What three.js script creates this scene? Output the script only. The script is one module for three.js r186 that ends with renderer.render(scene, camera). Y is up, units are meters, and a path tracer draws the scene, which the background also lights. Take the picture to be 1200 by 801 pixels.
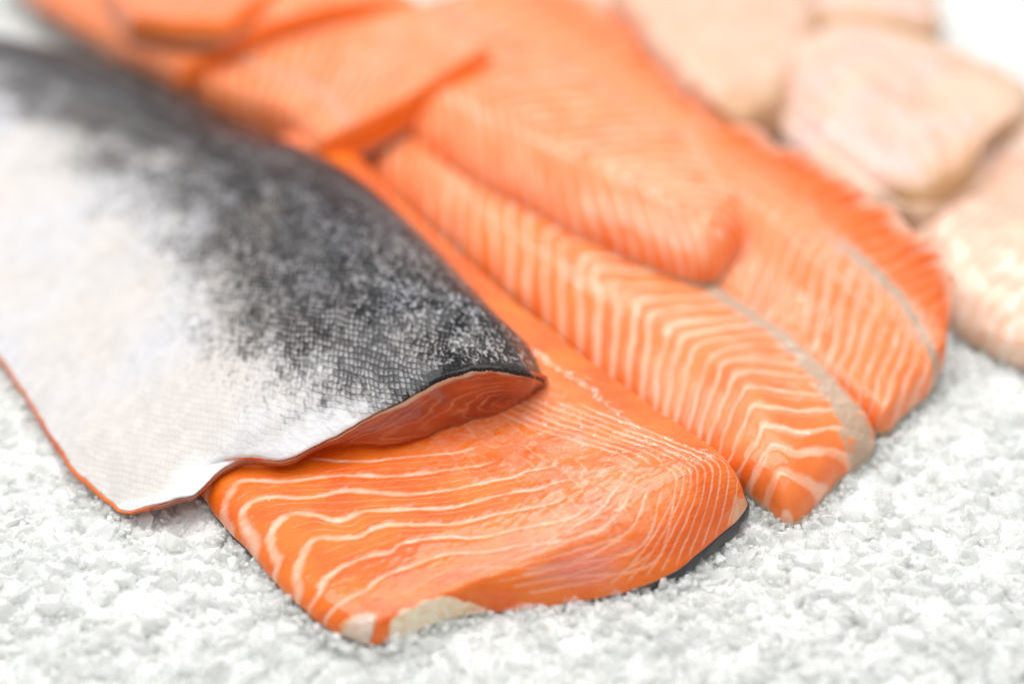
import * as THREE from 'three';
import { ConvexGeometry } from 'three/addons/geometries/ConvexGeometry.js';
import { mergeVertices } from 'three/addons/utils/BufferGeometryUtils.js';

// ---------------------------------------------------------------- camera, light, exposure
const scene = new THREE.Scene();
const camera = new THREE.PerspectiveCamera(24, 1024 / 683, 0.05, 20);
camera.position.set(0, 0.43, 0.6141);
camera.lookAt(0, 0, 0);
camera.focus = 0.637; camera.userData.fStop = 1.85;
scene.add(camera);
const renderer = new THREE.WebGLRenderer({ antialias: true });
renderer.toneMapping = THREE.LinearToneMapping;
renderer.toneMappingExposure = 1.08;
renderer.shadowMap.enabled = true;
scene.background = new THREE.Color().setRGB(0.53, 0.53, 0.535);          // the pale shop around the counter
scene.backgroundIntensity = 1;
// long lamps hang over the counter, all out of the frame; the last one is added
function lamp(x, y, z, w, d, power, tint) {
  const l = new THREE.RectAreaLight(new THREE.Color().setRGB(...tint), power, w, d);
  l.position.set(x, y, z); l.lookAt(0, 0, -0.08); l.castShadow = true; scene.add(l);
}
lamp(-0.2, 1.5, -0.42, 2.0, 0.8, 4.6, [1, 0.99, 0.975]);
lamp(0.25, 1.6, 0.35, 1.8, 0.6, 2.0, [1, 0.985, 0.96]);

lamp(0.05, 1.2, -1.5, 1.5, 0.07, 12, [1, 0.99, 0.98]);                     // an added tube farther back, put in for small wet glints

// ---------------------------------------------------------------- helpers
let seed = 20240;
const rnd = () => { seed = (seed + 0x6d2b79f5) | 0; let t = Math.imul(seed ^ (seed >>> 15), 1 | seed); t = (t + Math.imul(t ^ (t >>> 7), 61 | t)) ^ t; return ((t ^ (t >>> 14)) >>> 0) / 4294967296; };
const hash = (x, y, k = 0) => { let h = Math.imul(x, 374761393) ^ Math.imul(y, 668265263) ^ Math.imul(k + 11, 2246822519 | 0); h = Math.imul(h ^ (h >>> 13), 1274126177); h = Math.imul(h ^ (h >>> 16), 0x85ebca6b | 0); return ((h ^ (h >>> 15)) >>> 0) / 4294967296; };
const clamp = (x, a = 0, b = 1) => (x < a ? a : x > b ? b : x);
const mix = (a, b, t) => a + (b - a) * t;
const sstep = (a, b, x) => { const t = clamp((x - a) / (b - a)); return t * t * (3 - 2 * t); };
function noise(x, y, k = 0) {                                            // value noise, -1 to 1
  const i = Math.floor(x), j = Math.floor(y), fx = x - i, fy = y - j;
  const u = fx * fx * fx * (fx * (fx * 6 - 15) + 10), v = fy * fy * fy * (fy * (fy * 6 - 15) + 10);
  return 2 * mix(mix(hash(i, j, k), hash(i + 1, j, k), u), mix(hash(i, j + 1, k), hash(i + 1, j + 1, k), u), v) - 1;
}
const fbm = (x, y, k = 0, n = 4) => { let s = 0, a = 0.5; for (let i = 0; i < n; i++) { s += a * noise(x, y, k + i * 7); x = x * 2.03 + 3.7; y = y * 2.03 - 1.3; a *= 0.5; } return s; };
const mix3 = (a, b, t) => [mix(a[0], b[0], t), mix(a[1], b[1], t), mix(a[2], b[2], t)];
const enc = (x) => { x = clamp(x); return 255 * (x <= 0.0031308 ? 12.92 * x : 1.055 * Math.pow(x, 1 / 2.4) - 0.055); };

// colour and relief computed per texel: f(u, v) gives [[r, g, b] linear, height 0..1, roughness?]
function maps(w, h, f) {
  const c = new Uint8Array(w * h * 4), b = new Uint8Array(w * h * 4);
  for (let j = 0; j < h; j++) for (let i = 0; i < w; i++) {
    const [col, z, ro = 1] = f((i + 0.5) / w, (j + 0.5) / h), at = (j * w + i) * 4;
    c[at] = enc(col[0]); c[at + 1] = enc(col[1]); c[at + 2] = enc(col[2]); c[at + 3] = 255;
    b[at] = 255 * clamp(z); b[at + 1] = 255 * clamp(ro); b[at + 2] = 0; b[at + 3] = 255;
  }
  const tex = (d, srgb) => { const t = new THREE.DataTexture(d, w, h, THREE.RGBAFormat); t.magFilter = THREE.LinearFilter; t.minFilter = THREE.LinearMipmapLinearFilter; t.generateMipmaps = true; if (srgb) t.colorSpace = THREE.SRGBColorSpace; t.needsUpdate = true; return t; };
  return { map: tex(c, true), relief: tex(b, false) };
}
// control nets, in millimetres: rows run from a fillet's front end to its back, columns across it
function cr(p0, p1, p2, p3, t) { return 0.5 * (2 * p1 + (p2 - p0) * t + (2 * p0 - 5 * p1 + 4 * p2 - p3) * t * t + (3 * p1 - p0 - 3 * p2 + p3) * t * t * t); }
function curve(pts, t) {                                                 // pts: arrays of three
  const n = pts.length - 1, x = t * n, i = Math.min(n - 1, Math.max(0, Math.floor(x))), f = x - i;
  const a = pts[i], b = pts[i + 1], z = i > 0 ? pts[i - 1] : a.map((q, k) => 2 * q - b[k]), d = i < n - 1 ? pts[i + 2] : b.map((q, k) => 2 * q - a[k]);
  return [0, 1, 2].map((k) => cr(z[k], a[k], b[k], d[k], f));
}
const surf = (net) => (u, v) => curve(net.map((row) => curve(row, v)), u);
// the same with knots as far apart as the rows are, for nets whose rows are unevenly spaced
function surfK(net) {
  const n = net.length, K = [0];
  for (let i = 1; i < n; i++) { let d = 0; net[i].forEach((p, j) => { const q = net[i - 1][j]; d += Math.hypot(p[0] - q[0], p[1] - q[1], p[2] - q[2]); }); K.push(K[i - 1] + d); }
  const end = K[n - 1]; for (let i = 0; i < n; i++) K[i] /= end;
  return (u, v) => {
    let i = 0; while (i < n - 2 && u > K[i + 1]) i++;
    const rows = net.map((row, k) => (k >= i - 1 && k <= i + 2 ? curve(row, v) : null)), h = K[i + 1] - K[i], t = (u - K[i]) / h, out = [];
    for (let k = 0; k < 3; k++) {
      const a = rows[i][k], b = rows[i + 1][k], s = (b - a) / h;
      const s0 = i > 0 ? (a - rows[i - 1][k]) / (K[i] - K[i - 1]) : s, s1 = i < n - 2 ? (rows[i + 2][k] - b) / (K[i + 2] - K[i + 1]) : s;
      const h0 = i > 0 ? K[i] - K[i - 1] : h, h1 = i < n - 2 ? K[i + 2] - K[i + 1] : h;
      const m0 = ((s0 * h + s * h0) / (h + h0)) * h, m1 = ((s * h1 + s1 * h) / (h + h1)) * h, t2 = t * t, t3 = t2 * t;
      out.push((2 * t3 - 3 * t2 + 1) * a + (t3 - 2 * t2 + t) * m0 + (3 * t2 - 2 * t3) * b + (t3 - t2) * m1);
    }
    return out;
  };
}
const lengthOf = (f, n = 40) => { let s = 0, p = f(0); for (let i = 1; i <= n; i++) { const q = f(i / n); s += Math.hypot(q[0] - p[0], q[1] - p[1], q[2] - p[2]); p = q; } return s; };

// a sheet of (nu + 1) x (nv + 1) points closed by a second sheet under it; spacing is finer near the borders
function spread(n, fine) { const a = []; for (let i = 0; i <= n; i++) { const t = i / n; a.push(mix(t, 0.5 - 0.5 * Math.cos(Math.PI * t), fine)); } return a; }
function shell(us, vs, topF, bottomF) {
  const nu = us.length, nv = vs.length, N = nu * nv, pos = new Float32Array(N * 6), uv = new Float32Array(N * 4), idx = [];
  for (let i = 0; i < nu; i++) for (let j = 0; j < nv; j++) {
    const k = i * nv + j, p = topF(us[i], vs[j]), q = bottomF(us[i], vs[j], p);
    pos.set([p[0] / 1000, p[1] / 1000, p[2] / 1000], k * 3); pos.set([q[0] / 1000, q[1] / 1000, q[2] / 1000], (N + k) * 3);
    uv.set([us[i], vs[j]], k * 2); uv.set([us[i], vs[j]], (N + k) * 2);
  }
  const quad = (a, b, c, d) => idx.push(a, b, c, a, c, d);
  for (let i = 0; i < nu - 1; i++) for (let j = 0; j < nv - 1; j++) {
    const a = i * nv + j, b = a + nv, c = b + 1, d = a + 1;
    quad(a, d, c, b); quad(N + a, N + b, N + c, N + d);
  }
  for (let i = 0; i < nu - 1; i++) { const a = i * nv, b = a + nv, c = a + nv - 1, d = c + nv; quad(a, b, N + b, N + a); quad(c, N + c, N + d, d); }
  for (let j = 0; j < nv - 1; j++) { const a = j, b = j + 1, c = (nu - 1) * nv + j, d = c + 1; quad(a, N + a, N + b, b); quad(c, d, N + d, N + c); }
  const g = new THREE.BufferGeometry();
  g.setAttribute('position', new THREE.BufferAttribute(pos, 3)); g.setAttribute('uv', new THREE.BufferAttribute(uv, 2)); g.setIndex(idx);
  // does the winding face outwards? (signed volume)
  let vol = 0; const P = (q) => [pos[q * 3], pos[q * 3 + 1], pos[q * 3 + 2]];
  for (let t = 0; t < idx.length; t += 3) { const [a, b, c] = [P(idx[t]), P(idx[t + 1]), P(idx[t + 2])]; vol += a[0] * (b[1] * c[2] - b[2] * c[1]) + a[1] * (b[2] * c[0] - b[0] * c[2]) + a[2] * (b[0] * c[1] - b[1] * c[0]); }
  if (vol < 0) for (let t = 0; t < idx.length; t += 3) { const q = idx[t + 1]; idx[t + 1] = idx[t + 2]; idx[t + 2] = q; }
  g.setIndex(idx); g.computeVertexNormals();
  return g;
}
function mesh(name, g, m, parent) { const o = new THREE.Mesh(g, m); o.name = name; o.castShadow = o.receiveShadow = true; parent.add(o); return o; }
const used = {};
function thing(name, label, category, group) {
  const k = used[name] = (used[name] ?? -1) + 1, o = new THREE.Group();
  o.name = k ? name + '_' + String(k).padStart(3, '0') : name; o.userData = { label, category };
  if (group) o.userData.group = group;
  scene.add(o); return o;
}
// children are built at world places; this moves the group's origin to the thing's base
function settle(g) {
  const box = new THREE.Box3().setFromObject(g), c = box.getCenter(new THREE.Vector3()); c.y = box.min.y;
  g.position.copy(c); for (const m of g.children) m.geometry.translate(-c.x, -c.y, -c.z);
}

// rounds a corner of the unit square: end and side are 0 or 1, cu and cv how far it reaches
function cornered(list, u, v) {
  for (const [end, side, cu, cv] of list) {
    const du = end ? 1 - u : u, dv = side ? 1 - v : v;
    if (du >= cu || dv >= cv || du < 0 || dv < 0) continue;
    const a = 1 - du / cu, b = 1 - dv / cv, nu = cu * (1 - a * Math.sqrt(1 - b * b / 2)), nv = cv * (1 - b * Math.sqrt(1 - a * a / 2));
    u = end ? 1 - nu : nu; v = side ? 1 - nv : nv;
  }
  return [u, v];
}

// control nets in millimetres
const NET = {
  front: [[[-51, 1, 196], [-21, 1, 180], [21, 1, 173], [62, 2, 161], [96, 4, 128]], [[-74, 2, 183], [-34, 3, 164], [6, 4, 145], [46, 5, 127], [87, 6, 108]], [[-102, 3, 148], [-62, 4, 130], [-21, 4, 112], [20, 5, 94], [61, 6, 77]], [[-131, 4, 109], [-90, 5, 92], [-49, 6, 75], [-9, 7, 57], [32, 8, 40]], [[-179, 4, 39], [-136, 5, 24], [-93, 6, 10], [-51, 7, -5], [-8, 8, -19]], [[-230, 4, -34], [-186, 5, -49], [-142, 6, -63], [-97, 7, -78], [-53, 8, -92]], [[-285, 4, -111], [-237, 5, -125], [-189, 6, -140], [-142, 7, -154], [-94, 8, -169]]],
  middle: [[[93, 4, 110], [102, 2, 120], [114, 1, 128], [136, 2, 102], [158, 4, 81]], [[72, 4, 85], [87, 4, 69], [101, 5, 53], [116, 5, 38], [131, 6, 22]], [[45, 5, 47], [58, 5, 29], [71, 6, 11], [85, 6, -8], [98, 6, -26]], [[0, 6, -24], [12, 6, -40], [24, 6, -57], [37, 6, -74], [49, 6, -90]], [[-44, 6, -95], [-32, 6, -112], [-20, 6, -129], [-7, 6, -146], [5, 6, -163]], [[-93, 6, -163], [-82, 6, -181], [-72, 6, -199], [-61, 6, -217], [-50, 6, -235]], [[-149, 6, -235], [-138, 6, -250], [-127, 6, -264], [-116, 6, -279], [-105, 6, -293]]],
  outer: [[[159, 2, 76], [170, 4, 61], [183, 5, 47], [192, 8, 32], [195, 20, 23]], [[139, 7, 50], [155, 7, 25], [172, 7, 0], [186, 17, -6], [199, 34, 1]], [[113, 8, 12], [131, 8, -17], [149, 8, -46], [167, 18, -53], [184, 34, -46]], [[91, 8, -23], [109, 8, -57], [127, 8, -91], [144, 17, -101], [160, 32, -96]], [[59, 8, -63], [78, 8, -101], [97, 8, -139], [113, 15, -151], [128, 26, -147]], [[18, 7, -128], [39, 7, -171], [61, 8, -214], [81, 11, -233], [99, 16, -237]], [[-40, 6, -230], [-12, 7, -259], [15, 8, -289], [43, 9, -316], [71, 10, -341]], [[-108, 6, -331], [-77, 6, -353], [-46, 6, -376], [-10, 7, -402], [29, 8, -431]]],
  short: [[[90, 18, -12], [98, 16, -24], [105, 16, -36], [111, 17, -48], [114, 20, -59]], [[58, 18, -33], [67, 19, -54], [76, 20, -75], [86, 21, -96], [95, 22, -117]], [[17, 18, -71], [28, 20, -95], [40, 21, -120], [51, 23, -145], [63, 24, -170]], [[-20, 18, -111], [-8, 20, -139], [3, 21, -167], [15, 23, -195], [27, 24, -223]], [[-57, 16, -162], [-46, 18, -188], [-35, 19, -215], [-24, 21, -242], [-13, 22, -268]], [[-97, 14, -210], [-86, 16, -236], [-75, 17, -261], [-64, 19, -287], [-53, 20, -312]]],
  rear: [[[-102, 20, -123], [-78, 24, -140], [-55, 28, -161], [-33, 34, -181], [-10, 38, -205]], [[-126, 16, -169], [-103, 21, -191], [-79, 25, -212], [-56, 29, -234], [-32, 34, -256]], [[-183, 14, -217], [-154, 18, -241], [-126, 22, -265], [-97, 26, -289], [-68, 30, -312]], [[-241, 12, -274], [-210, 16, -299], [-179, 20, -324], [-147, 24, -349], [-116, 28, -374]], [[-279, 10, -348], [-252, 14, -371], [-226, 18, -394], [-200, 22, -417], [-174, 26, -439]]],
  corner: [[[-186, 24, -212], [-163, 34, -226], [-131, 40, -248], [-90, 42, -267], [-49, 36, -286]], [[-217, 22, -247], [-185, 32, -264], [-152, 42, -281], [-118, 39, -304], [-85, 36, -327]], [[-260, 20, -293], [-224, 24, -313], [-188, 27, -334], [-152, 30, -354], [-116, 34, -374]], [[-300, 18, -340], [-264, 21, -364], [-228, 24, -389], [-192, 27, -413], [-156, 30, -437]], [[-343, 14, -409], [-310, 17, -433], [-278, 20, -457], [-246, 23, -481], [-213, 26, -506]]],
  far: [[[-223, 40, -255], [-191, 46, -230], [-161, 52, -219], [-147, 52, -246], [-134, 48, -286]], [[-250, 36, -308], [-228, 38, -313], [-207, 41, -319], [-185, 43, -325], [-163, 46, -330]], [[-270, 30, -362], [-251, 32, -369], [-232, 35, -375], [-213, 37, -382], [-194, 40, -388]], [[-300, 22, -426], [-282, 25, -434], [-264, 27, -441], [-246, 29, -448], [-229, 32, -456]]],
  w_upright: [[[111, 24, -164], [121, 22, -155], [134, 20, -159], [147, 18, -180], [159, 16, -213]], [[93, 26, -211], [114, 24, -228], [136, 21, -245], [158, 19, -262], [180, 16, -278]], [[78, 26, -270], [107, 23, -287], [136, 20, -303], [165, 17, -320], [194, 14, -336]], [[64, 24, -332], [97, 22, -347], [129, 19, -361], [162, 17, -376], [194, 14, -390]], [[59, 20, -406], [92, 18, -418], [125, 16, -430], [158, 14, -442], [191, 12, -454]]],
  w_large: [[[196, 16, -87], [212, 16, -87], [226, 18, -97], [239, 20, -114], [245, 24, -136]], [[176, 16, -122], [205, 17, -140], [233, 18, -159], [262, 19, -178], [291, 20, -196]], [[157, 16, -165], [188, 17, -184], [218, 18, -202], [249, 19, -221], [280, 20, -239]], [[147, 16, -205], [172, 17, -223], [197, 18, -240], [223, 19, -257], [248, 20, -274]], [[153, 16, -255], [163, 17, -267], [174, 17, -278], [185, 18, -290], [195, 18, -301]]],
  w_under: [[[200, 8, -82], [211, 8, -82], [228, 8, -94], [246, 8, -109], [265, 8, -135]], [[169, 10, -118], [191, 10, -139], [213, 9, -160], [235, 9, -180], [257, 8, -201]], [[146, 10, -167], [169, 10, -191], [191, 9, -215], [214, 9, -239], [237, 8, -263]], [[130, 10, -209], [150, 10, -232], [170, 9, -256], [189, 9, -279], [209, 8, -303]]],
  w_right: [[[234, 5, -137], [248, 4, -133], [265, 4, -129], [286, 4, -131], [310, 4, -142]], [[242, 8, -159], [259, 8, -162], [275, 8, -165], [292, 8, -168], [309, 8, -170]], [[249, 10, -177], [264, 10, -182], [279, 10, -188], [293, 10, -193], [308, 10, -198]], [[263, 10, -200], [274, 10, -206], [285, 10, -212], [296, 10, -218], [307, 10, -224]]],
  w_striped: [[[234, 2, 28], [251, 2, 32], [272, 2, 28], [295, 2, 9], [314, 2, -19]], [[205, 2, -13], [231, 2, -25], [256, 3, -37], [282, 3, -49], [308, 3, -61]], [[202, 3, -70], [227, 3, -78], [252, 4, -87], [278, 4, -95], [303, 4, -103]], [[194, 4, -115], [219, 4, -121], [245, 4, -127], [270, 4, -133], [296, 4, -139]], [[182, 4, -151], [208, 4, -155], [233, 4, -160], [258, 4, -165], [283, 4, -169]]],
  w_back: [[[179, 6, -326], [197, 5, -314], [220, 5, -308], [244, 5, -305], [266, 5, -311]], [[181, 6, -356], [204, 6, -352], [227, 6, -348], [250, 6, -344], [273, 6, -340]], [[188, 6, -395], [210, 6, -391], [232, 6, -387], [255, 6, -383], [277, 6, -379]], [[200, 6, -436], [220, 6, -434], [239, 6, -432], [258, 6, -430], [278, 6, -428]]],
  side_top: [[[14, 24, 69], [13, 36, 78], [4, 48, 90], [-15, 53, 94], [-34, 46, 96], [-52, 38, 101], [-73, 28, 107], [-93, 21, 112], [-111, 18, 108], [-128, 14, 125], [-151, 9, 134]], [[10, 26, 54], [7, 36, 54], [-6, 50, 60], [-28, 53, 68], [-51, 49, 78], [-75, 41, 87], [-95, 33, 95], [-114, 24, 103], [-129, 17, 109], [-144, 11, 115], [-160, 4, 121]], [[0, 26, 39], [-2, 37, 40], [-16, 52, 45], [-39, 56, 53], [-64, 52, 62], [-88, 44, 71], [-109, 35, 78], [-129, 26, 85], [-145, 18, 91], [-161, 12, 97], [-177, 5, 103]], [[-32, 22, -26], [-34, 34, -25], [-47, 50, -18], [-70, 55, -6], [-94, 52, 6], [-118, 44, 19], [-138, 35, 29], [-157, 26, 39], [-173, 18, 47], [-188, 12, 55], [-204, 5, 63]], [[-71, 18, -95], [-73, 30, -94], [-87, 46, -86], [-110, 51, -74], [-134, 48, -61], [-158, 41, -47], [-179, 33, -36], [-199, 24, -26], [-214, 17, -17], [-230, 11, -9], [-246, 5, 0]], [[-130, 14, -158], [-132, 24, -158], [-147, 37, -152], [-171, 41, -144], [-198, 39, -135], [-224, 34, -125], [-247, 27, -117], [-268, 20, -110], [-285, 14, -104], [-302, 9, -98], [-319, 4, -92]], [[-201, 12, -229], [-204, 21, -228], [-219, 33, -225], [-245, 36, -219], [-273, 35, -213], [-301, 29, -208], [-325, 23, -202], [-347, 17, -198], [-365, 12, -194], [-383, 8, -190], [-401, 3, -186]], [[-263, 9, -272], [-266, 17, -272], [-282, 27, -271], [-310, 31, -271], [-340, 30, -270], [-370, 25, -270], [-396, 20, -269], [-419, 15, -269], [-439, 10, -268], [-458, 7, -268], [-477, 3, -267]], [[-324, 8, -298], [-327, 15, -298], [-345, 26, -302], [-376, 29, -309], [-409, 28, -316], [-442, 24, -323], [-470, 19, -329], [-496, 14, -335], [-517, 10, -339], [-538, 6, -344], [-559, 3, -348]], [[-406, 11, -375], [-409, 18, -376], [-429, 28, -385], [-463, 31, -398], [-500, 30, -413], [-536, 26, -428], [-567, 20, -440], [-596, 15, -452], [-619, 11, -461], [-643, 7, -471], [-666, 3, -480]]],
  side_bottom: [[[12, 22, 68], [10, 22, 69], [5, 24, 80], [-4, 24, 88], [-20, 24, 93], [-47, 22, 103], [-74, 20, 103], [-93, 15, 109], [-112, 13, 107], [-129, 9, 123], [-152, 4, 131]], [[10, 24, 54], [7, 22, 54], [-6, 20, 60], [-28, 18, 68], [-51, 15, 78], [-75, 12, 87], [-95, 10, 95], [-114, 7, 103], [-129, 6, 109], [-144, 4, 115], [-160, 2, 121]], [[0, 23, 39], [-2, 21, 40], [-16, 19, 45], [-39, 17, 53], [-64, 14, 62], [-88, 12, 71], [-109, 9, 78], [-129, 7, 85], [-145, 5, 91], [-161, 4, 97], [-177, 2, 103]], [[-32, 19, -26], [-34, 17, -25], [-47, 16, -18], [-70, 14, -6], [-94, 12, 6], [-118, 10, 19], [-138, 8, 29], [-157, 6, 39], [-173, 5, 47], [-188, 3, 55], [-204, 2, 63]], [[-71, 15, -95], [-73, 13, -94], [-87, 12, -86], [-110, 11, -74], [-134, 9, -61], [-158, 8, -47], [-179, 6, -36], [-199, 5, -26], [-214, 4, -17], [-230, 3, -9], [-246, 2, 0]], [[-130, 12, -158], [-132, 10, -158], [-147, 9, -152], [-171, 8, -144], [-198, 7, -135], [-224, 6, -125], [-247, 5, -117], [-268, 4, -110], [-285, 3, -104], [-302, 3, -98], [-319, 2, -92]], [[-201, 11, -229], [-204, 9, -228], [-219, 8, -225], [-245, 7, -219], [-273, 6, -213], [-301, 5, -208], [-325, 4, -202], [-347, 3, -198], [-365, 2, -194], [-383, 2, -190], [-401, 1, -186]], [[-263, 8, -272], [-266, 6, -272], [-282, 6, -271], [-310, 5, -271], [-340, 4, -270], [-370, 4, -270], [-396, 3, -269], [-419, 2, -269], [-439, 2, -268], [-458, 1, -268], [-477, 1, -267]], [[-324, 6, -298], [-327, 5, -298], [-345, 5, -302], [-376, 4, -309], [-409, 4, -316], [-442, 3, -323], [-470, 3, -329], [-496, 2, -335], [-517, 2, -339], [-538, 1, -344], [-559, 1, -348]], [[-406, 10, -375], [-409, 8, -376], [-429, 7, -385], [-463, 6, -398], [-500, 5, -413], [-536, 5, -428], [-567, 4, -440], [-596, 3, -452], [-619, 2, -461], [-643, 2, -471], [-666, 1, -480]]],
};
const FRONT_LINES = [
  { w: [1.3,1.2], p: [[0.418, -0.021], [0.453, -0.01], [0.47, 0.004], [0.48, 0.031]] },
  { w: [2,0.9], p: [[0.379, -0.009], [0.422, 0.009], [0.444, 0.045], [0.458, 0.086], [0.431, 0.155], [0.402, 0.268], [0.361, 0.344], [0.333, 0.417], [0.312, 0.502], [0.298, 0.565]] },
  { w: [1,0.8], p: [[0.458, 0.243], [0.41, 0.338], [0.383, 0.414], [0.355, 0.491], [0.345, 0.556]] },
  { w: [2.3,0.8], p: [[0.324, 0.005], [0.369, 0.02], [0.4, 0.04], [0.411, 0.081], [0.403, 0.118], [0.379, 0.176], [0.365, 0.249], [0.331, 0.311], [0.299, 0.37], [0.284, 0.419], [0.271, 0.476], [0.257, 0.545], [0.255, 0.579], [0.241, 0.628], [0.257, 0.659]] },
  { w: [2.4,0.8], p: [[0.275, 0.015], [0.3, 0.028], [0.327, 0.043], [0.351, 0.089], [0.354, 0.126], [0.337, 0.158], [0.311, 0.185], [0.308, 0.22], [0.305, 0.26], [0.271, 0.34], [0.25, 0.386], [0.24, 0.432], [0.225, 0.513], [0.207, 0.564], [0.206, 0.592], [0.198, 0.639]] },
  { w: [2.2,0.9], p: [[0.216, 0.006], [0.247, 0.035], [0.279, 0.085], [0.292, 0.124], [0.28, 0.156], [0.267, 0.196], [0.268, 0.243], [0.252, 0.292], [0.22, 0.358], [0.209, 0.392], [0.187, 0.477], [0.165, 0.561], [0.167, 0.607]] },
  { w: [1.7,0.9], p: [[0.189, 0.032], [0.206, 0.058], [0.221, 0.1], [0.227, 0.153], [0.215, 0.213], [0.222, 0.245], [0.215, 0.285], [0.196, 0.335], [0.166, 0.38], [0.148, 0.446], [0.125, 0.53], [0.118, 0.58], [0.126, 0.621]] },
  { w: [1.6,1], p: [[0.152, 0.101], [0.168, 0.149], [0.17, 0.225], [0.163, 0.299], [0.131, 0.356], [0.117, 0.394], [0.094, 0.468], [0.074, 0.541], [0.074, 0.608], [0.085, 0.644]] },
  { w: [1,0.8], a: 0.6, p: [[0.096, 0.152], [0.102, 0.196], [0.112, 0.255], [0.102, 0.305], [0.051, 0.4], [0.04, 0.49], [0.043, 0.56], [0.054, 0.636], [0.067, 0.678]] },
];

// ---------------------------------------------------------------- the bed of crushed ice
const swell = (x, z) => 0.0035 * fbm(x * 14, z * 14, 3, 3) + 0.0015 * noise(x * 55, z * 55, 9);
{
  const n = 600, g = new THREE.PlaneGeometry(1.5, 1.35, n, n); g.rotateX(-Math.PI / 2); g.translate(0, 0, -0.2);
  const p = g.attributes.position;
  for (let i = 0; i < p.count; i++) { const x = p.getX(i), z = p.getZ(i); p.setY(i, -0.0027 + swell(x, z) + 0.0026 * fbm(x * 150, z * 150, 4, 2)); }
  g.computeVertexNormals();
  const { map, relief } = maps(1024, 1024, (u, v) => { const q = fbm(u * 260, v * 235, 8, 3), w = fbm(u * 30, v * 27, 12, 3); return [[0.83 - 0.05 * w, 0.835 - 0.04 * w, 0.825 - 0.04 * w], 0.5 + q]; });
  const o = mesh('ice_bed', g, new THREE.MeshPhysicalMaterial({ map, bumpMap: relief, bumpScale: 0.0018, roughness: 0.5, clearcoat: 0.7, clearcoatRoughness: 0.15 }), scene);
  o.userData = { kind: 'structure', label: 'white bed of packed ice under all the fish' };
}
{
  const cloudy = new THREE.MeshPhysicalMaterial({ color: new THREE.Color().setRGB(0.985, 0.99, 0.98), roughness: 0.75, clearcoat: 1, clearcoatRoughness: 0.07, transmission: 0.6, thickness: 0, ior: 1.31, side: THREE.DoubleSide });
  const clear = new THREE.MeshPhysicalMaterial({ color: new THREE.Color().setRGB(0.995, 0.998, 0.995), roughness: 0.06, transmission: 0.88, thickness: 0, ior: 1.31, side: THREE.DoubleSide });
  const shapes = [];
  for (let k = 0; k < 12; k++) {
    const pts = [], flat = 0.55 + 0.4 * rnd(), long = 0.8 + 0.5 * rnd();
    for (let i = 0; i < 11 + 8 * rnd(); i++) {
      const a = rnd() * Math.PI * 2, c = 2 * rnd() - 1, s = Math.sqrt(1 - c * c), r = 0.7 + 0.36 * rnd();
      pts.push(new THREE.Vector3(r * s * Math.cos(a) * long, r * c * flat, r * s * Math.sin(a)));
    }
    let g = new ConvexGeometry(pts);
    if (k % 4 === 1) { g.deleteAttribute('normal'); g.deleteAttribute('uv'); g = mergeVertices(g, 1e-4); g.computeVertexNormals(); }
    shapes.push(g);
  }
  const per = 6000, M = new THREE.Matrix4(), q = new THREE.Quaternion(), e = new THREE.Euler(), ice = new THREE.Group();
  ice.name = 'crushed_ice'; ice.userData = { kind: 'stuff', label: 'loose grains and lumps of crushed ice around the fish' };
  scene.add(ice);
  const rims = [NET.front[0], NET.front.map((r) => r[0]).slice(0, 4), NET.middle[0], NET.side_top.map((r) => r[10]).slice(0, 5), NET.outer[0]];
  shapes.forEach((g, k) => {
    const im = new THREE.InstancedMesh(g, k % 3 ? clear : cloudy, per);
    for (let i = 0; i < per; i++) {
      const z = 0.26 - 0.78 * Math.pow(rnd(), 1.35), half = 0.235 + (0.26 - z) * 0.27, x = (2 * rnd() - 1) * half;
      const big = rnd(), r = 0.0008 + 0.0064 * Math.pow(big, 3.6) + 0.0008 * rnd();
      e.set(rnd() * 6.3, rnd() * 6.3, rnd() * 6.3); q.setFromEuler(e);
      if (i < 110) {                                                      // grains pushed up against the edges of the fish
        const [a, , c] = curve(rims[i % 5], rnd()), R = 0.0009 + 0.0022 * rnd() * rnd();
        M.compose(new THREE.Vector3(a / 1000 + 0.005 * (rnd() - 0.5), -0.001 + 0.003 * rnd(), c / 1000 + 0.003 + 0.005 * (rnd() - 0.5)), q, new THREE.Vector3(R, R, R));
      } else M.compose(new THREE.Vector3(x, -0.0034 + swell(x, z) + 0.0045 * rnd() * (1 - 0.9 * big), z), q, new THREE.Vector3(r, r, r));
      im.setMatrixAt(i, M);
    }
    im.name = 'ice_grains'; im.userData = { kind: 'stuff' }; im.castShadow = im.receiveShadow = true; ice.add(im);
  });
}

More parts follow.
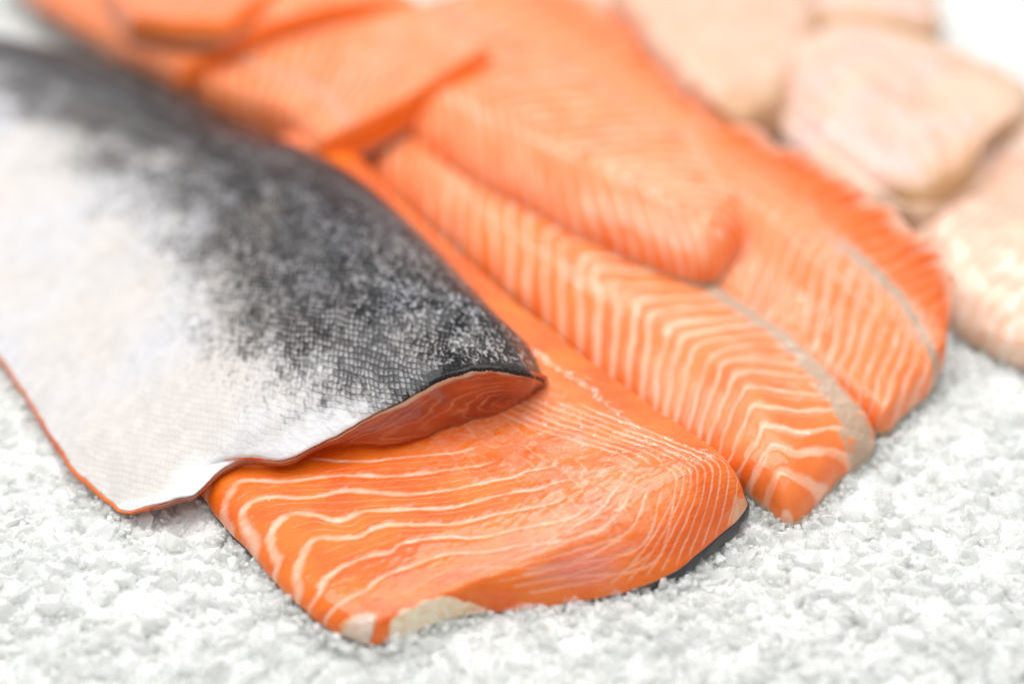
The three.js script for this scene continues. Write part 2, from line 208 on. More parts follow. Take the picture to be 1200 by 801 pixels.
// ---------------------------------------------------------------- fillets with the flesh up
// round: how far in from [front, back, left, right] (mm) the edge stays rounded; each may be a function of v or u
const val = (a, x) => (typeof a === 'function' ? a(x) : a);
function fillet(root, o) {
  const raw = surf(o.net), wob = o.wobble ?? 1.2, plain = (u, v) => { const p = raw(u, v); return [p[0] + wob * fbm(p[0] / 16, p[2] / 16, 301, 3), p[1], p[2] + wob * fbm(p[0] / 16, p[2] / 16, 306, 3)]; }, base = (u, v) => plain(...cornered(o.corners ?? [], u, v)), L = lengthOf((t) => base(t, 0.5)), W = (lengthOf((t) => base(0.25, t)) + lengthOf((t) => base(0.6, t))) / 2;
  const dims = { L, W };
  const edge = (d, r) => { const t = clamp(1 - d / r); return Math.sqrt(1 - t * t); };
  const height = (u, v) => {
    const uu = clamp(u), vv = clamp(v);
    const fr = val(o.round[0], vv), fe = edge(uu * L, fr), e = (o.taper ? mix(fe, Math.pow(Math.sin(Math.PI / 2 * clamp(uu * L / val(o.taper, vv))), 0.85), 0.92) : fe) * edge((1 - uu) * L, val(o.round[1], vv)) * edge(vv * W, val(o.round[2], uu)) * edge((1 - vv) * W, val(o.round[3], uu));
    return o.thick(uu, vv) * e;
  };
  const us = spread(o.n[0], 0.75), vs = spread(o.n[1], 0.6);
  const pattern = o.pattern(dims);
  const { map, relief } = maps(o.px[0], o.px[1], pattern);
  const m = new THREE.MeshPhysicalMaterial({ map, bumpMap: relief, bumpScale: o.bump ?? 0.0008, roughness: o.rough ?? 0.36, clearcoat: o.coat ?? 0.6, clearcoatRoughness: o.coatRough ?? 0.1, specularIntensity: 0.6, ior: 1.4 });
  const lift = o.lift ?? 0;                                              // real relief of the muscle flakes, in mm
  const top = (u, v) => { const p = base(u, v), h = height(u, v); p[1] += h + (lift ? lift * (pattern(clamp(u), clamp(v))[1] - 0.7) * Math.min(1, h / 6) : 0) + (o.bend ? o.bend(u, v) * Math.min(1, h / 4) : 0); return p; };
  mesh('flesh', shell(us, vs, top, (u, v) => { const p = base(u, v); p[1] -= 0.6; return p; }), m, root);
  if (o.skin) {                                                          // a thin skin underneath that wraps a little way up the sides
    const du = o.skin.out / L, dv = o.skin.out / W;
    const rim = (u, v) => { const [a, c] = cornered(o.corners ?? [], u, v); const k = o.skin.from === undefined ? 1 : sstep(o.skin.from, o.skin.from + 0.35, c); return plain(a + du * (2 * a - 1) * k, c + dv * (2 * c - 1) * k); };
    const st = (u, v) => { const p = rim(u, v); p[1] += Math.min(height(u, v), val(o.skin.wrap, [u, v])) - 0.2; return p; };
    mesh('skin', shell(spread(120, 0.9), spread(90, 0.9), st, (u, v) => { const p = rim(u, v); p[1] -= 1.6; return p; }), o.skin.material, root);
  }
  return { base, top, height, L, W };
}
const darkSkin = new THREE.MeshPhysicalMaterial({ color: new THREE.Color().setRGB(0.018, 0.018, 0.021), roughness: 0.28, clearcoat: 0.4, clearcoatRoughness: 0.2 });
const greySkin = new THREE.MeshPhysicalMaterial({ color: new THREE.Color().setRGB(0.42, 0.30, 0.21), roughness: 0.35 });
const paleSkin = new THREE.MeshPhysicalMaterial({ color: new THREE.Color().setRGB(0.5, 0.36, 0.27), roughness: 0.4 });

const ORANGE = [0.85, 0.18, 0.013], DEEP = [0.77, 0.11, 0.005], PALE = [0.90, 0.55, 0.38], PINK = [0.84, 0.30, 0.17], GREY = [0.42, 0.33, 0.24];
// nested V-shaped lines of fat across a fillet: o.period mm apart, apex along v = o.mid, arms running forward at o.slope
function chevrons(o) {
  return ({ L, W }) => (u, v) => {
    const s = u * L, c = (v - o.mid - 0.03 * noise(s / 60, 2, o.k)) * W;
    const wob = (o.wave ?? 5) * fbm(s / 30, v * W / 22, o.k, 3) + 0.5 * noise(s / 4, v * W / 4, o.k + 5);
    const arm = Math.sqrt(c * c + 9) - 3, side = c < 0 ? (o.left ?? 1) : (o.right ?? 1);
    const curl = (o.curl ?? 0) * Math.max(0, Math.abs(c) - (o.reach ?? 0));      // the W turns back near the edges
    const ph = (s + o.slope * side * arm - curl + wob) / o.period + 40, f = ph - Math.floor(ph), id = Math.floor(ph);
    const w = (o.line ?? 0.26) * (0.6 + 0.7 * hash(id, 3, o.k) + 0.45 * noise(c / 9, id * 3.1, o.k + 2));
    const d = Math.abs(f - 0.5) * 2, line = sstep(w * 1.25, w * 0.45, 1 - d) * (0.68 + 0.4 * noise(c / 8, id * 1.7, o.k + 9));
    const grain = noise(s / 0.7, v * W / 0.7, o.k + 3) * 0.5 + noise(s * 0.6 + c * 0.6, (s - c) / 1.1, o.k + 4) * 0.5;
    const tone = fbm(s / 18, v * W / 18, o.k + 6, 3);
    let col = mix3(o.flesh ?? ORANGE, o.deep ?? DEEP, clamp(0.35 + tone * 0.9 + 0.1 * grain));
    col = mix3(col, o.fat ?? PALE, clamp(line * (o.fatness ?? 0.85)));
    let z = 0.72 - 0.42 * line + 0.07 * grain + 0.12 * Math.sin((f - 0.5) * 3.1);
    if (o.seam) for (const [at, width, strength, tint] of o.seam) {      // grey-brown fat along a seam or an edge
      const q = Math.abs(v - at - 0.012 * noise(s / 7, at * 9, o.k + 8)) * W, a = sstep(width, width * 0.45, q + 2.4 * noise(s / 3, v * W / 3, o.k + 12) + 1.2 * noise(s / 1.2, v * W / 1.2, o.k + 14)) * strength;
      col = mix3(col, tint ?? GREY, a); z += a * 0.12 * noise(s / 1.7, v * W / 1.7, o.k + 13);
    }
    if (o.cut) col = mix3(col, [0.90, 0.17, 0.004], o.cut * sstep(11, 2, s));  // glow through the cut end, painted in as vivid orange
    if (o.more) [col, z] = o.more(col, z, u, v, s, c);
    return [col, z];
  };
}
// a stroke list painted into a buffer over a fillet's (u, v): white lines of fat that follow its own muscle
function strokesBuffer(w, h, L, W, list) {
  const buf = new Float32Array(w * h);
  list.forEach((st, n) => {
    const pts = st.p.map(([u, v]) => [u * L, v * W, 0]), len = lengthOf((t) => curve(pts, t)), N = Math.ceil(len / 0.2);
    for (let i = 0; i <= N; i++) {
      const t = i / N, jit = st.j ?? 1, [x, y] = curve(pts, t), ww = (st.w[0] + (st.w[1] - st.w[0]) * t) * (1 + 0.3 * noise(t * len / 5, n * 3.3, 60)), amp = (st.a ?? 1) * (0.82 + 0.3 * noise(t * len / 8, n, 61)) * sstep(0, 0.04, t) * sstep(1, 0.94, t);
      const jx = jit * 0.5 * fbm(t * len / 4, n * 5.1, 62, 3), jy = jit * 0.5 * fbm(t * len / 4, n * 5.1, 67, 3), R = ww * 1.6;
      const i0 = Math.max(0, Math.floor((x + jx - R) / L * w)), i1 = Math.min(w - 1, Math.ceil((x + jx + R) / L * w)), j0 = Math.max(0, Math.floor((y + jy - R) / W * h)), j1 = Math.min(h - 1, Math.ceil((y + jy + R) / W * h));
      for (let b = j0; b <= j1; b++) for (let a = i0; a <= i1; a++) {
        const d = Math.hypot((a + 0.5) / w * L - x - jx, (b + 0.5) / h * W - y - jy), val = amp * sstep(ww * 1.25, ww * 0.15, d);
        if (val > buf[b * w + a]) buf[b * w + a] = val;
      }
    }
  });
  return (u, v) => buf[Math.min(h - 1, Math.max(0, Math.floor(v * h))) * w + Math.min(w - 1, Math.max(0, Math.floor(u * w)))];
}

// ---------------------------------------------------------------- the fillet in front
for (let k = 0; k < 9; k++)                                              // close lines on the rounded tip of the back
  FRONT_LINES.push({ w: [0.7, 0.6], a: 0.65, j: 0.5, p: [[0.008, 0.60 + 0.04 * k], [0.035, 0.69 + 0.033 * k], [0.075, 0.785 + 0.024 * k], [0.115, 0.83 + 0.018 * k], [0.15, 0.825 + 0.015 * k]] });
{                                                                        // the long lines run out over the belly edge; fainter ones lie between them
  const main = FRONT_LINES.slice(0, 9);
  main.forEach((l, n) => {
    l.w = [l.w[0] * 1.1, l.w[1] * 1.45];
    if (n > 0 && n < 8 && n !== 2) { const [a, c] = l.p; l.p.unshift([a[0] - 0.35 * (c[0] - a[0]) - 0.01, Math.min(-0.06, a[1] - 0.06)]); }
  });
  const order = [2, 1, 3, 4, 5, 6, 7, 8];
  for (let n = 0; n + 1 < order.length; n++) for (const f of [0.36, 0.68]) {
    const A = main[order[n]].p.map((q) => [...q, 0]), B = main[order[n + 1]].p.map((q) => [...q, 0]), p = [];
    for (let i = 0; i <= 7; i++) { const t = 0.25 + 0.7 * i / 7, x = curve(A, t), y = curve(B, t); p.push([mix(x[0], y[0], f), mix(x[1], y[1], f)]); }
    FRONT_LINES.push({ w: [0.55, 0.45], a: 0.32, p });
  }
}
for (let k = 0; k < 5; k++)                                              // lines along the front edge
  FRONT_LINES.push({ w: [1.2 - 0.1 * k, 0.8], a: 0.75, j: 0.6, p: [[0.07 - 0.012 * k, 0.2 + 0.07 * k], [0.085 - 0.016 * k, 0.36 + 0.05 * k], [0.09 - 0.018 * k, 0.5 + 0.04 * k], [0.105 - 0.019 * k, 0.62 + 0.03 * k], [0.15 - 0.014 * k, 0.71 + 0.026 * k]] });
for (let k = 0; k < 3; k++) FRONT_LINES.push({ w: [0.8, 0.6], a: 0.6, j: 0.5, p: [[0.03 - 0.009 * k, 0.36 + 0.03 * k], [0.034 - 0.01 * k, 0.46 + 0.03 * k], [0.04 - 0.011 * k, 0.56 + 0.03 * k], [0.06 - 0.014 * k, 0.66 + 0.03 * k]] });
for (let k = 0; k < 7; k++)                                              // lines along the back, beyond the torn middle
  FRONT_LINES.push({ w: [1.0, 0.7], a: 0.75, j: 0.6, p: [[0.50 - 0.024 * k, 0.60 + 0.036 * k], [0.40 - 0.024 * k, 0.655 + 0.035 * k], [0.29 - 0.02 * k, 0.715 + 0.033 * k], [0.21 - 0.012 * k, 0.765 + 0.028 * k], [0.17 - 0.006 * k, 0.775 + 0.026 * k]] });
{
  const root = thing('salmon_fillet', 'front orange salmon fillet on the ice, partly under the silver-skinned side', 'salmon fillet');
  const F = fillet(root, {
    net: NET.front, n: [260, 200], px: [1400, 800], bump: 0.001, rough: 0.38, coat: 0.7, coatRough: 0.07,
    thick: (u, v) => mix(8, 23, sstep(0.05, 0.85, v)) - 3 * sstep(0.85, 1, v), round: [(v) => mix(7, 22, sstep(0.3, 0.85, v)), 10, 13, 10], taper: (v) => mix(12, 48, sstep(0.2, 0.8, v)), corners: [[0, 0, 0.03, 0.05], [0, 1, 0.035, 0.07]],
    pattern: ({ L, W }) => {
      const lines = strokesBuffer(1400, 800, L, W, FRONT_LINES);
      return (u, v) => {
        const s = u * L, t = v * W, l = lines(u, v) * (0.85 + 0.2 * noise(s / 3, t / 3, 30));
        const rag = sstep(0.30, 0.0, Math.abs(v - 0.66 - 0.05 * noise(s / 30, 1, 77))) * sstep(0.03, 0.1, u);       // torn, wet flesh along the middle
        const grain = noise(s / 0.55, t / 2.2 + s / 3, 31) * 0.6 + noise(s / 1.3, t / 1.3, 33) * 0.4, tone = fbm(s / 16, t / 16, 35, 4);
        const vein = Math.pow(1 - Math.abs(noise(s / 5 + 0.8 * noise(s / 3, t / 3, 41), t / 5, 42)), 9) * rag;
        let col = mix3(ORANGE, DEEP, clamp(0.45 + tone * 1.2 + 0.3 * grain));
        col = mix3(col, PINK, clamp(rag * (0.35 + 0.6 * fbm(s / 5, t / 5, 44, 3))));
        col = mix3(col, PALE, clamp(l * 0.95 + vein * 0.5));
        const bruise = sstep(0.05, 0.0, Math.hypot((u - 0.03) * 1.4, (v - 0.56) * 0.3) + 0.012 * noise(s / 6, t / 9, 52));
        col = mix3(col, [0.72, 0.24, 0.19], bruise * 0.7);
        const tip = sstep(0.05, 0.015, Math.hypot((1 - v) * 0.6, u * 0.9) + 0.01 * noise(s / 3, t / 3, 50));
        col = mix3(col, [0.66, 0.5, 0.34], tip * 0.9);
        return [col, 0.66 - 0.3 * l + 0.13 * grain + 0.12 * tone + 0.3 * rag * fbm(s / 3, t / 3, 46, 3) - 0.1 * vein];
      };
    },
    lift: 0.7,
    skin: { out: 0.8, wrap: ([u, v]) => mix(-1, 3.8, sstep(0.4, 0.95, v)), from: 0.3, material: darkSkin },
  });
  // white lining of the belly: two thin flaps left on the front corner
  const flap = (name, u1, v0, v1, tint, k, side) => {
    const { map, relief } = maps(160, 160, (a, b) => { const q = fbm(a * 4, b * 14, 410 + k, 4); return [mix3(tint, [0.80, 0.36, 0.12], clamp(0.08 + 0.6 * q + 0.6 * sstep(0.7, 1, a) + 0.9 * sstep(0.75, 1, b))), 0.5 + 0.6 * q]; });
    const m = new THREE.MeshPhysicalMaterial({ map, bumpMap: relief, bumpScale: 0.0008, roughness: 0.35, clearcoat: 0.3, clearcoatRoughness: 0.2 });
    const at = (a, b) => { if (side) return F.top(mix(v0, v1, b) + 0.006 * noise(a * 4, k, 403), -0.002 + a * u1 * Math.pow(Math.sin(Math.PI * clamp(b * 0.9 + 0.05)), 0.8));
      const v = mix(v0, v1, b) + 0.01 * noise(a * 4, k, 403), u = -0.004 + a * (u1 * Math.pow(Math.sin(Math.PI * Math.pow(clamp(b * 0.97 + 0.015), 0.62)), 0.9) + (0.006 * noise(b * 9, k, 402) + 0.003 * noise(b * 31, k, 409)) * Math.sin(Math.PI * b)); return F.top(u, v); };
    const off = (p, d) => [p[0] - 0.3 * d, p[1] + d, p[2] + 0.5 * d];
    const fade = (b) => Math.sin(Math.PI * clamp(b * 0.96 + 0.02));
    mesh(name, shell(spread(24, 0.3), spread(60, 0.2), (a, b) => off(at(a, b), (0.3 + 0.8 * Math.sqrt(fade(b))) * Math.sqrt(Math.max(0, 1 - Math.pow(2 * a - 1, 4))) + 0.25 * noise(a * 5, b * 12, 405 + k)), (a, b) => off(at(a, b), -0.5)), m, root);
  };
  flap('belly_lining', 0.034, 0.06, 0.33, [0.84, 0.74, 0.55], 1);
  flap('belly_lining', 0.07, 0.012, 0.1, [0.78, 0.62, 0.52], 2, true);
  settle(root);
}
// ---------------------------------------------------------------- orange fillets behind it; varied flesh, lens veil painted in as paler colour
{
  const root = thing('salmon_fillet', 'long orange salmon fillet with a grey right edge, just behind the front fillet', 'salmon fillet');
  fillet(root, {
    net: NET.middle, n: [300, 110], px: [1600, 440], lift: 0.9, bump: 0.0007,
    thick: (u, v) => 17 * (0.82 + 0.18 * Math.sin(Math.PI * clamp(v * 1.1))), round: [24, 10, 26, 8], corners: [[0, 1, 0.03, 0.12]],
    pattern: chevrons({ k: 100, wave: 3.2, flesh: [0.86, 0.21, 0.045], deep: [0.80, 0.14, 0.015], mid: 0.44, period: 13.5, slope: 0.95, line: 0.38, fatness: 0.95, seam: [[0.885, 8, 0.95, [0.46, 0.33, 0.23]]] }),
    skin: { out: 0.7, wrap: 1.2, material: greySkin },
  }); settle(root);
}
{
  const root = thing('salmon_fillet', 'outer orange salmon fillet with a raised ridged right edge, next to the pale white fish', 'salmon fillet');
  fillet(root, {
    net: NET.outer, n: [300, 120], px: [1600, 520], lift: 1.6, bump: 0.0008,
    thick: (u, v) => 13 * (0.8 + 0.2 * Math.sin(Math.PI * v)), round: [14, 10, 9, 6], corners: [[0, 0, 0.03, 0.12], [0, 1, 0.06, 0.2]], bend: (u, v) => 2.2 * sstep(0.72, 1, v) * Math.sin(u * 72 + 1.5 * noise(u * 14, 3, 210)),
    pattern: chevrons({ k: 200, flesh: [0.88, 0.24, 0.07], deep: [0.83, 0.155, 0.02], fat: [0.91, 0.58, 0.44], mid: 0.6, period: 14, slope: 0.5, right: 0.4, line: 0.38, fatness: 0.7, seam: [[0.6, 6.5, 0.95]], more: (col, z, u, v, s) => { const far = sstep(0.24, 0.34, u); if (Math.abs(v - 0.6) < 0.08) col = mix3(col, [0.87, 0.24, 0.07], far * 0.85 * sstep(0.08, 0.05, Math.abs(v - 0.6))); col = mix3(col, [0.82, 0.15, 0.015], 0.65 * sstep(0.62, 0.7, v) * sstep(0.93, 0.84, v)); return [mix3(col, [0.90, 0.55, 0.40], 0.7 * sstep(0.87, 0.95, v + 0.03 * noise(s / 5, 2, 220))), z]; } }),  // shade of the tilted right flank is painted in as deeper orange
    skin: { out: 0.7, wrap: 1, material: greySkin },
  }); settle(root);
}
{
  const root = thing('salmon_fillet', 'short orange salmon fillet lying across the tops of the middle and outer fillets', 'salmon fillet');
  fillet(root, {
    net: NET.short.map((r) => r.map((p) => [p[0], p[1] + 5, p[2]])), n: [200, 120], px: [900, 440], lift: 0.8, bump: 0.0006,
    thick: (u, v) => 20 * (0.86 + 0.14 * Math.sin(Math.PI * v)), round: [20, 8, 34, 12], corners: [[0, 0, 0.06, 0.14], [0, 1, 0.08, 0.2]],
    pattern: chevrons({ k: 300, cut: 0.5, wave: 3, flesh: [0.88, 0.235, 0.07], deep: [0.85, 0.155, 0.022], fat: [0.91, 0.56, 0.41], mid: 0.36, period: 11.5, slope: 0.95, line: 0.42, fatness: 0.75, seam: [[0.93, 4.5, 0.6]] }),
    skin: { out: 0.5, wrap: 0.8, material: greySkin },
  }); settle(root);
}
{
  const root = thing('salmon_fillet', 'orange salmon fillet overlapping the back of the short one, its cut end dark orange', 'salmon fillet');
  fillet(root, {
    net: NET.rear, n: [160, 110], px: [700, 440], lift: 0.7, bump: 0.0006,
    thick: (u, v) => 18, round: [5, 8, 10, 8],
    pattern: chevrons({ k: 400, cut: 0.9, flesh: [0.88, 0.235, 0.07], deep: [0.85, 0.155, 0.022], fat: [0.91, 0.56, 0.41], mid: 0.5, period: 11, slope: 0.95, line: 0.42, fatness: 0.75, seam: [[0.2, 4, 0.75]] }),
    skin: { out: 0.5, wrap: 0.8, material: greySkin },
  }); settle(root);
}
{
  const root = thing('salmon_fillet', 'blurred orange salmon fillet with a dark folded front edge near the top left corner', 'salmon fillet');
  fillet(root, {
    net: NET.corner, n: [120, 90], px: [500, 400], lift: 0.5,
    thick: (u, v) => 13, round: [5, 8, 10, 8],
    pattern: chevrons({ k: 500, cut: 0.9, flesh: [0.88, 0.235, 0.07], deep: [0.85, 0.155, 0.022], fat: [0.91, 0.56, 0.41], mid: 0.5, period: 11.5, slope: 0.9, line: 0.3, fatness: 0.6 }),
    skin: { out: 0.5, wrap: 0.8, material: greySkin },
  }); settle(root);
}
{
  const root = thing('salmon_fillet', 'blurred orange salmon fillet topmost in the pile at the top left corner', 'salmon fillet');
  fillet(root, {
    net: NET.far, n: [120, 90], px: [500, 400], lift: 0.5,
    thick: (u, v) => 12, round: [5, 8, 9, 6],
    pattern: chevrons({ k: 600, cut: 0.9, flesh: [0.88, 0.235, 0.07], deep: [0.85, 0.155, 0.022], fat: [0.91, 0.56, 0.41], mid: 0.5, period: 11.5, slope: 0.9, line: 0.3, fatness: 0.6 }),
    skin: { out: 0.5, wrap: 0.8, material: greySkin },
  }); settle(root);
}
// ---------------------------------------------------------------- white fish
const TAN = [0.50, 0.25, 0.09];
const whiteFish = (k, o = {}) => ({ L, W }) => (u, v) => {
  const s = u * L, t = v * W, tone = fbm(s / 20, t / 20, k, 4), blush = sstep(0.05, 0.45, fbm(s / 26, t / 9, k + 9, 4) + (o.blush ?? 0));
  const c = (v - 0.5) * W, ph = (s + 0.5 * Math.abs(c) + 4 * fbm(s / 20, t / 20, k + 4, 2)) / 8.5, f = Math.abs(ph - Math.floor(ph) - 0.5) * 2, line = sstep(0.55, 0.95, f);
  let col = mix3(o.white ?? [0.72, 0.50, 0.44], o.cream ?? [0.75, 0.52, 0.37], clamp(0.5 + 1.5 * tone + (o.run ?? 0) * (v - 0.5)));
  col = mix3(col, [0.72, 0.30, 0.17], blush * (o.rose ?? 0.45));
  col = mix3(col, [0.80, 0.68, 0.60], line * (o.lines ?? 0.2));
  if (o.edge) col = mix3(col, TAN, o.edge * Math.max(sstep(o.cut ?? 0.14, 0.02, u + 0.03 * noise(t / 6, 1, k)), 0.8 * sstep(0.84, 1, v + 0.04 * noise(s / 8, 2, k))));
  return [col, 0.6 + 0.2 * tone - 0.25 * line * (o.lines ?? 0.2) + 0.06 * noise(s, t, k + 3)];
};
for (const [net, label, k, opt, thick, round] of [
  ['w_under', 'thin pale pink fish fillet lying underneath the largest white one', 720, { rose: 0.5, edge: 0.4, blush: 0.1 }, 16, [8, 8, 8, 8]],
  ['w_large', 'largest pale white fish fillet, blotched pink, in the upper right', 700, { rose: 0.55, edge: 0.9, blush: 0.1, lines: 0.3, run: 1.2 }, 16, [16, 14, 14, 16]],
  ['w_upright', 'cream white fish fillet standing against the ridge of the outer salmon fillet', 740, { rose: 0.3, edge: 0.75, white: [0.76, 0.43, 0.29], cream: [0.75, 0.51, 0.37] }, 17, [10, 10, 12, 18]],
  ['w_right', 'small tan-ended white fish piece at the right edge under the largest white fillet', 760, { rose: 0.4, edge: 1 }, 13, [6, 8, 8, 8]],
  ['w_striped', 'pale pinkish white fish fillet with faint cross lines at the right edge', 780, { rose: 0.4, lines: 0.6, blush: 0.12, white: [0.74, 0.44, 0.31], cream: [0.76, 0.54, 0.39] }, 16, [14, 10, 22, 10]],
  ['w_back', 'small flat white fish piece with a brown front edge at the top', 800, { rose: 0.2, edge: 1, cut: 0.3, cream: [0.80, 0.52, 0.36] }, 15, [4, 8, 5, 5]],
]) {
  const root = thing('white_fish_fillet', label, 'fish fillet');
  fillet(root, { net: NET[net], wobble: 3.5, corners: [[0, 0, 0.12, 0.12], [0, 1, 0.15, 0.15], [1, 0, 0.2, 0.2], [1, 1, 0.2, 0.2]], n: [110, 80], px: [420, 320], lift: 0.6, bump: 0.0006, thick: (u, v) => thick * (0.8 + 0.2 * Math.sin(Math.PI * v)), round, pattern: whiteFish(k, opt), skin: { out: 0.4, wrap: 0.6, material: paleSkin } });
  settle(root);
}
// ---------------------------------------------------------------- the silver-skinned side of salmon
{
  const root = thing('salmon_half', 'half salmon lying skin up at the left, dark scaly back and white belly', 'salmon');
  const rc = [[0, 1, 0.035, 0.12]], st = surfK(NET.side_top), sb = surfK(NET.side_bottom), ragged = (p, u, v) => { const k = sstep(0.04, 0, Math.min(u, 0.5 * (1 - v))); return [p[0] + 1.6 * k * fbm(p[0] / 9, p[2] / 9, 311, 3), p[1], p[2] + 1.6 * k * fbm(p[0] / 9, p[2] / 9, 316, 3)]; };
  const top = (u, v) => ragged(st(...cornered(rc, u, v)), u, v), bot = (u, v) => ragged(sb(...cornered(rc, u, v)), u, v), G = 90, ax = [0.72, 0.69];
  const S = [], T = [];                                                  // millimetres along the fish and across it, on a coarse grid
  for (let i = 0; i <= G; i++) { let t = 0, p = null; for (let j = 0; j <= G; j++) { const q = top(i / G, j / G); if (p) t += Math.hypot(q[0] - p[0], q[1] - p[1], q[2] - p[2]); p = q; S.push(-(q[0] * ax[0] + q[2] * ax[1])); T.push(t); } }
  const lookup = (A, u, v) => { const x = clamp(u) * G, y = clamp(v) * G, i = Math.min(G - 1, x | 0), j = Math.min(G - 1, y | 0), a = x - i, b = y - j, k = i * (G + 1) + j; return mix(mix(A[k], A[k + 1], b), mix(A[k + G + 1], A[k + G + 2], b), a); };
  const DS = 4.0, DT = 2.8;
  const { map, relief } = maps(2048, 1024, (u, v) => {
    const s = lookup(S, u, v), t = lookup(T, u, v), sd = s - lookup(S, 0, v);
    // overlapping scales in offset rows: the nearest of the scales that could cover this point
    let best = -1, h = 0, id = 0, rim = 0, cres = 0, lat = 0;
    const ws = s + 0.9 * noise(s / 8, t / 8, 5) + 0.3 * noise(s / 2, t / 2, 7), wt = t + 0.9 * noise(s / 8, t / 8, 6) + 0.3 * noise(s / 2, t / 2, 8), r0 = Math.floor(ws / (DS / 2));
    for (let r = r0 - 1; r <= r0 + 2; r++) {
      const off = (r & 1) * 0.5, c0 = Math.round(wt / DT - off);
      for (let c = c0 - 1; c <= c0 + 1; c++) {
        const a = ws - r * DS / 2, b = wt - (c + off) * DT, d = Math.pow(Math.pow(Math.abs(a) / (DS * 0.7), 1.4) + Math.pow(Math.abs(b) / (DT * 0.7), 1.4), 1 / 1.4);
        if (d < 1 && -r > best - 1e6 && (best === -1 || r < id)) { id = r; best = c; h = 0.5 - a / DS; cres = sstep(-0.5, 0.55, -a / (DS * 0.6)) ; lat = Math.abs(b) / (DT * 0.6); rim = sstep(0.5, 0.85, d); }
      }
    }
    const jit = hash(id, best, 12), jit2 = hash(id, best, 15);
    const patch = fbm(s / 22, t / 16, 21, 4), fine = fbm(s / 5, t / 5, 24, 3);
    const edgeAt = mix(0.60, 0.53, sstep(20, 260, sd)) + 0.10 * patch + 0.03 * fine;
    const dark = sstep(edgeAt + 0.08, edgeAt - 0.15, v + 0.05 * (jit2 - 0.5) + 0.05 * noise(s / 1.6, t / 1.2, 36));
    const deep = sstep(edgeAt + 0.02, 0.08, v + 0.16 * patch + 0.08 * fine);
    const sil = clamp(0.5 * (1 - deep) + 0.62 * fbm(s / 26, t / 5, 45, 4) + 0.24 + 0.14 * sstep(0.26, 0.42, v));                               // how silvery the scales are here
    let grey = mix(0.014, 0.66, Math.pow(sil, 2.2)) * (0.5 + 1.2 * jit * jit2);
    grey *= (0.3 + 1.45 * cres) * (1 - 0.95 * rim * (0.5 + 0.5 * (1 - cres))) * (1 + 0.3 * noise(s / 0.9, t / 0.6, 39));  // directional shading painted on: a bright and a dark side per scale
    const band = sstep(0.10, 0.0, Math.abs(v - 0.44 + 0.0005 * sd + 0.03 * fine)) * sstep(190, 5, sd);
    const light = sstep(0.22, 0.42, 0.75 * fbm(s / 24, t / 5, 27, 4) + 0.28 * band + 0.55 * (jit - 0.5) + 0.12 * noise(s / 2.2, t / 1.6, 34));  // whitish scales, with specular whites painted in among them
    const curl = sstep(0.32, 0.52, noise(s / 1.3, t / 1.0, 37) + 0.3 * noise(s / 0.6, t / 0.6, 38) + 0.5 * fbm(s / 9, t / 6, 47, 3)) * sstep(0.42, 0.3, v) * sstep(0.05, 0.18, v);   // curled glints painted pale on the dark back
    grey = mix(grey, 0.55 * (0.55 + 0.5 * cres), light * (1 - 0.85 * rim) * (1 - 0.5 * deep));
    grey = mix(grey, 0.46, curl * 0.8 * sstep(230, 40, sd));
    const black = sstep(7, 2.5, sd + 2 * fine) * sstep(0.5, 0.36, v);                                             // clean dark band along the cut
    grey = mix(grey, 0.014, Math.max(black, sstep(0.09, 0.02, v) * 0.8));
    grey = mix(grey, 0.02, 0.75 * sstep(0.26, 0.12, v + 0.06 * fine) * sstep(50, 190, sd));
    let col = [grey * (0.98 + 0.06 * patch), grey * 0.945, grey * (0.97 - 0.12 * patch)];
    const belly = mix3([0.66, 0.65, 0.67], [0.67, 0.635, 0.60], clamp(0.4 + 1.4 * fbm(s / 40, t / 40, 29, 3) + sstep(0.25, 0.0, u) * 0.3));
    const bl = belly.map((q) => q * (1 - 0.05 * rim) * (1 + 0.10 * fine + 0.05 * (jit - 0.5)));
    col = mix3(bl, col, dark);
    const frost = sstep(17, 8, sd + 8 * fine) * sstep(0.46, 0.56, v + 0.05 * fine);                     // white membrane along the cut
    col = mix3(col, [0.78, 0.775, 0.785], frost);
    const z = 0.35 + (0.45 * h - 0.25 * rim) * mix(0.14, 1, dark) * (1 - frost) + 0.25 * fine * mix(0.35, 1, dark) + 0.25 * curl * dark + 0.2 * frost * fbm(s / 4, t / 4, 33, 4);
    return [col, z];
  });
  const skinM = new THREE.MeshPhysicalMaterial({ map, bumpMap: relief, bumpScale: 0.0018, roughness: 0.34, specularIntensity: 0.3, clearcoat: 0.35, clearcoatRoughness: 0.1 });
  const us = []; for (let i = 0; i <= 260; i++) us.push(Math.pow(i / 260, 1.1));
  const vs = spread(170, 0.35);
  mesh('skin', shell(us, vs, (u, v) => { const p = top(u, v); p[1] += 0.5 * sstep(0.3, 0, u) * fbm(p[0] / 14, p[2] / 14, 71, 3); return p; }, (u, v, p) => [p[0], p[1] - mix(0.9, 1.7, sstep(0.5, 0.3, v)), p[2]]), skinM, root);
  // flesh under the skin: cut end, underside and the thin orange rim along the belly
  const { map: fm, relief: fr } = maps(700, 500, (u, v) => {
    const tone = fbm(u * 30, v * 20, 81, 4); return [mix3(ORANGE, DEEP, clamp(0.4 + tone)), 0.6 + 0.3 * tone];
  });
  const fleshM = new THREE.MeshPhysicalMaterial({ map: fm, bumpMap: fr, bumpScale: 0.0006, roughness: 0.34, clearcoat: 0.5, clearcoatRoughness: 0.16 });
  const inset = (u, v) => { const p = top(u, v), b = bot(u, v), k = 1.2 * sstep(0.9, 1, v); const lift = Math.max(p[1] - 0.95, b[1] + 0.4); return [p[0] - 0.7 * k, lift, p[2] + 0.8 * k]; };
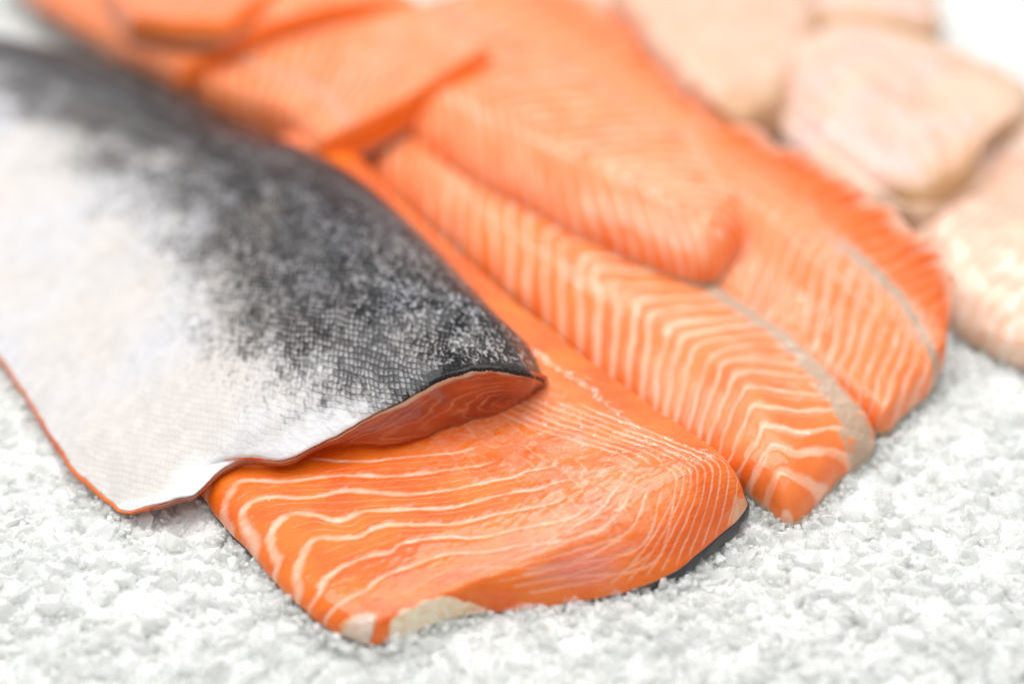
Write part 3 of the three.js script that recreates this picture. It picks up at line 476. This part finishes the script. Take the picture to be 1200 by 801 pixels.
  mesh('flesh', shell(us.map((t) => 0.001 + 0.999 * t), spread(120, 0.5), inset, (u, v, p) => { const b = bot(u, v), k = sstep(0.93, 1, v) * (0.6 + 0.9 * noise(u * 40, 3, 320)); return [b[0] - 0.7 * k, Math.min(b[1], p[1] - 0.3), b[2] + 0.9 * k]; }), fleshM, root);
  // the cut end, from the skin down to the fillet below
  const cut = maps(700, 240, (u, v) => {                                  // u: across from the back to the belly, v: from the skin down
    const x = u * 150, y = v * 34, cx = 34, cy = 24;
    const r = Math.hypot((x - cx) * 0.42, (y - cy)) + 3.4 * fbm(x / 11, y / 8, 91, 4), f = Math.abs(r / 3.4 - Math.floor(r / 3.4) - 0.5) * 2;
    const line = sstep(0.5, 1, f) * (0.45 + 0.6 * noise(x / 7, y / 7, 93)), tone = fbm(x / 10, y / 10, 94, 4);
    let col = mix3([0.46, 0.075, 0.014], [0.27, 0.03, 0.008], clamp(0.4 + tone)); col = mix3(col, [0.66, 0.26, 0.11], line * 0.55);  // brownish flesh near the skin, darkened further to paint in its shadow
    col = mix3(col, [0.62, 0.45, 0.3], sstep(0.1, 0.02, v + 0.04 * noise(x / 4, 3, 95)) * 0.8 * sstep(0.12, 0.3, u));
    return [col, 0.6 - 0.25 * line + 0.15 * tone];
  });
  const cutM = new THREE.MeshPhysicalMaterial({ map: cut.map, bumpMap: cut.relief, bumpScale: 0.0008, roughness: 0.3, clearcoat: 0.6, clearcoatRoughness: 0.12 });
  const cutF = (a, b, out) => { const p = top(0, a), q = bot(0, a), k = Math.sin(Math.PI * b) * out; return [mix(p[0], q[0], b) + 0.4 * k, mix(p[1] - 1.5, q[1], b), mix(p[2], q[2], b) + 0.9 * k]; };
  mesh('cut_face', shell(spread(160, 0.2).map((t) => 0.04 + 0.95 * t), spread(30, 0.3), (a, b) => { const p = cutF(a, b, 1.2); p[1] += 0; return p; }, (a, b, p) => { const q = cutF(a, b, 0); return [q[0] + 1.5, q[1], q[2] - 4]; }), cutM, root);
  settle(root);
}
renderer.render(scene, camera);
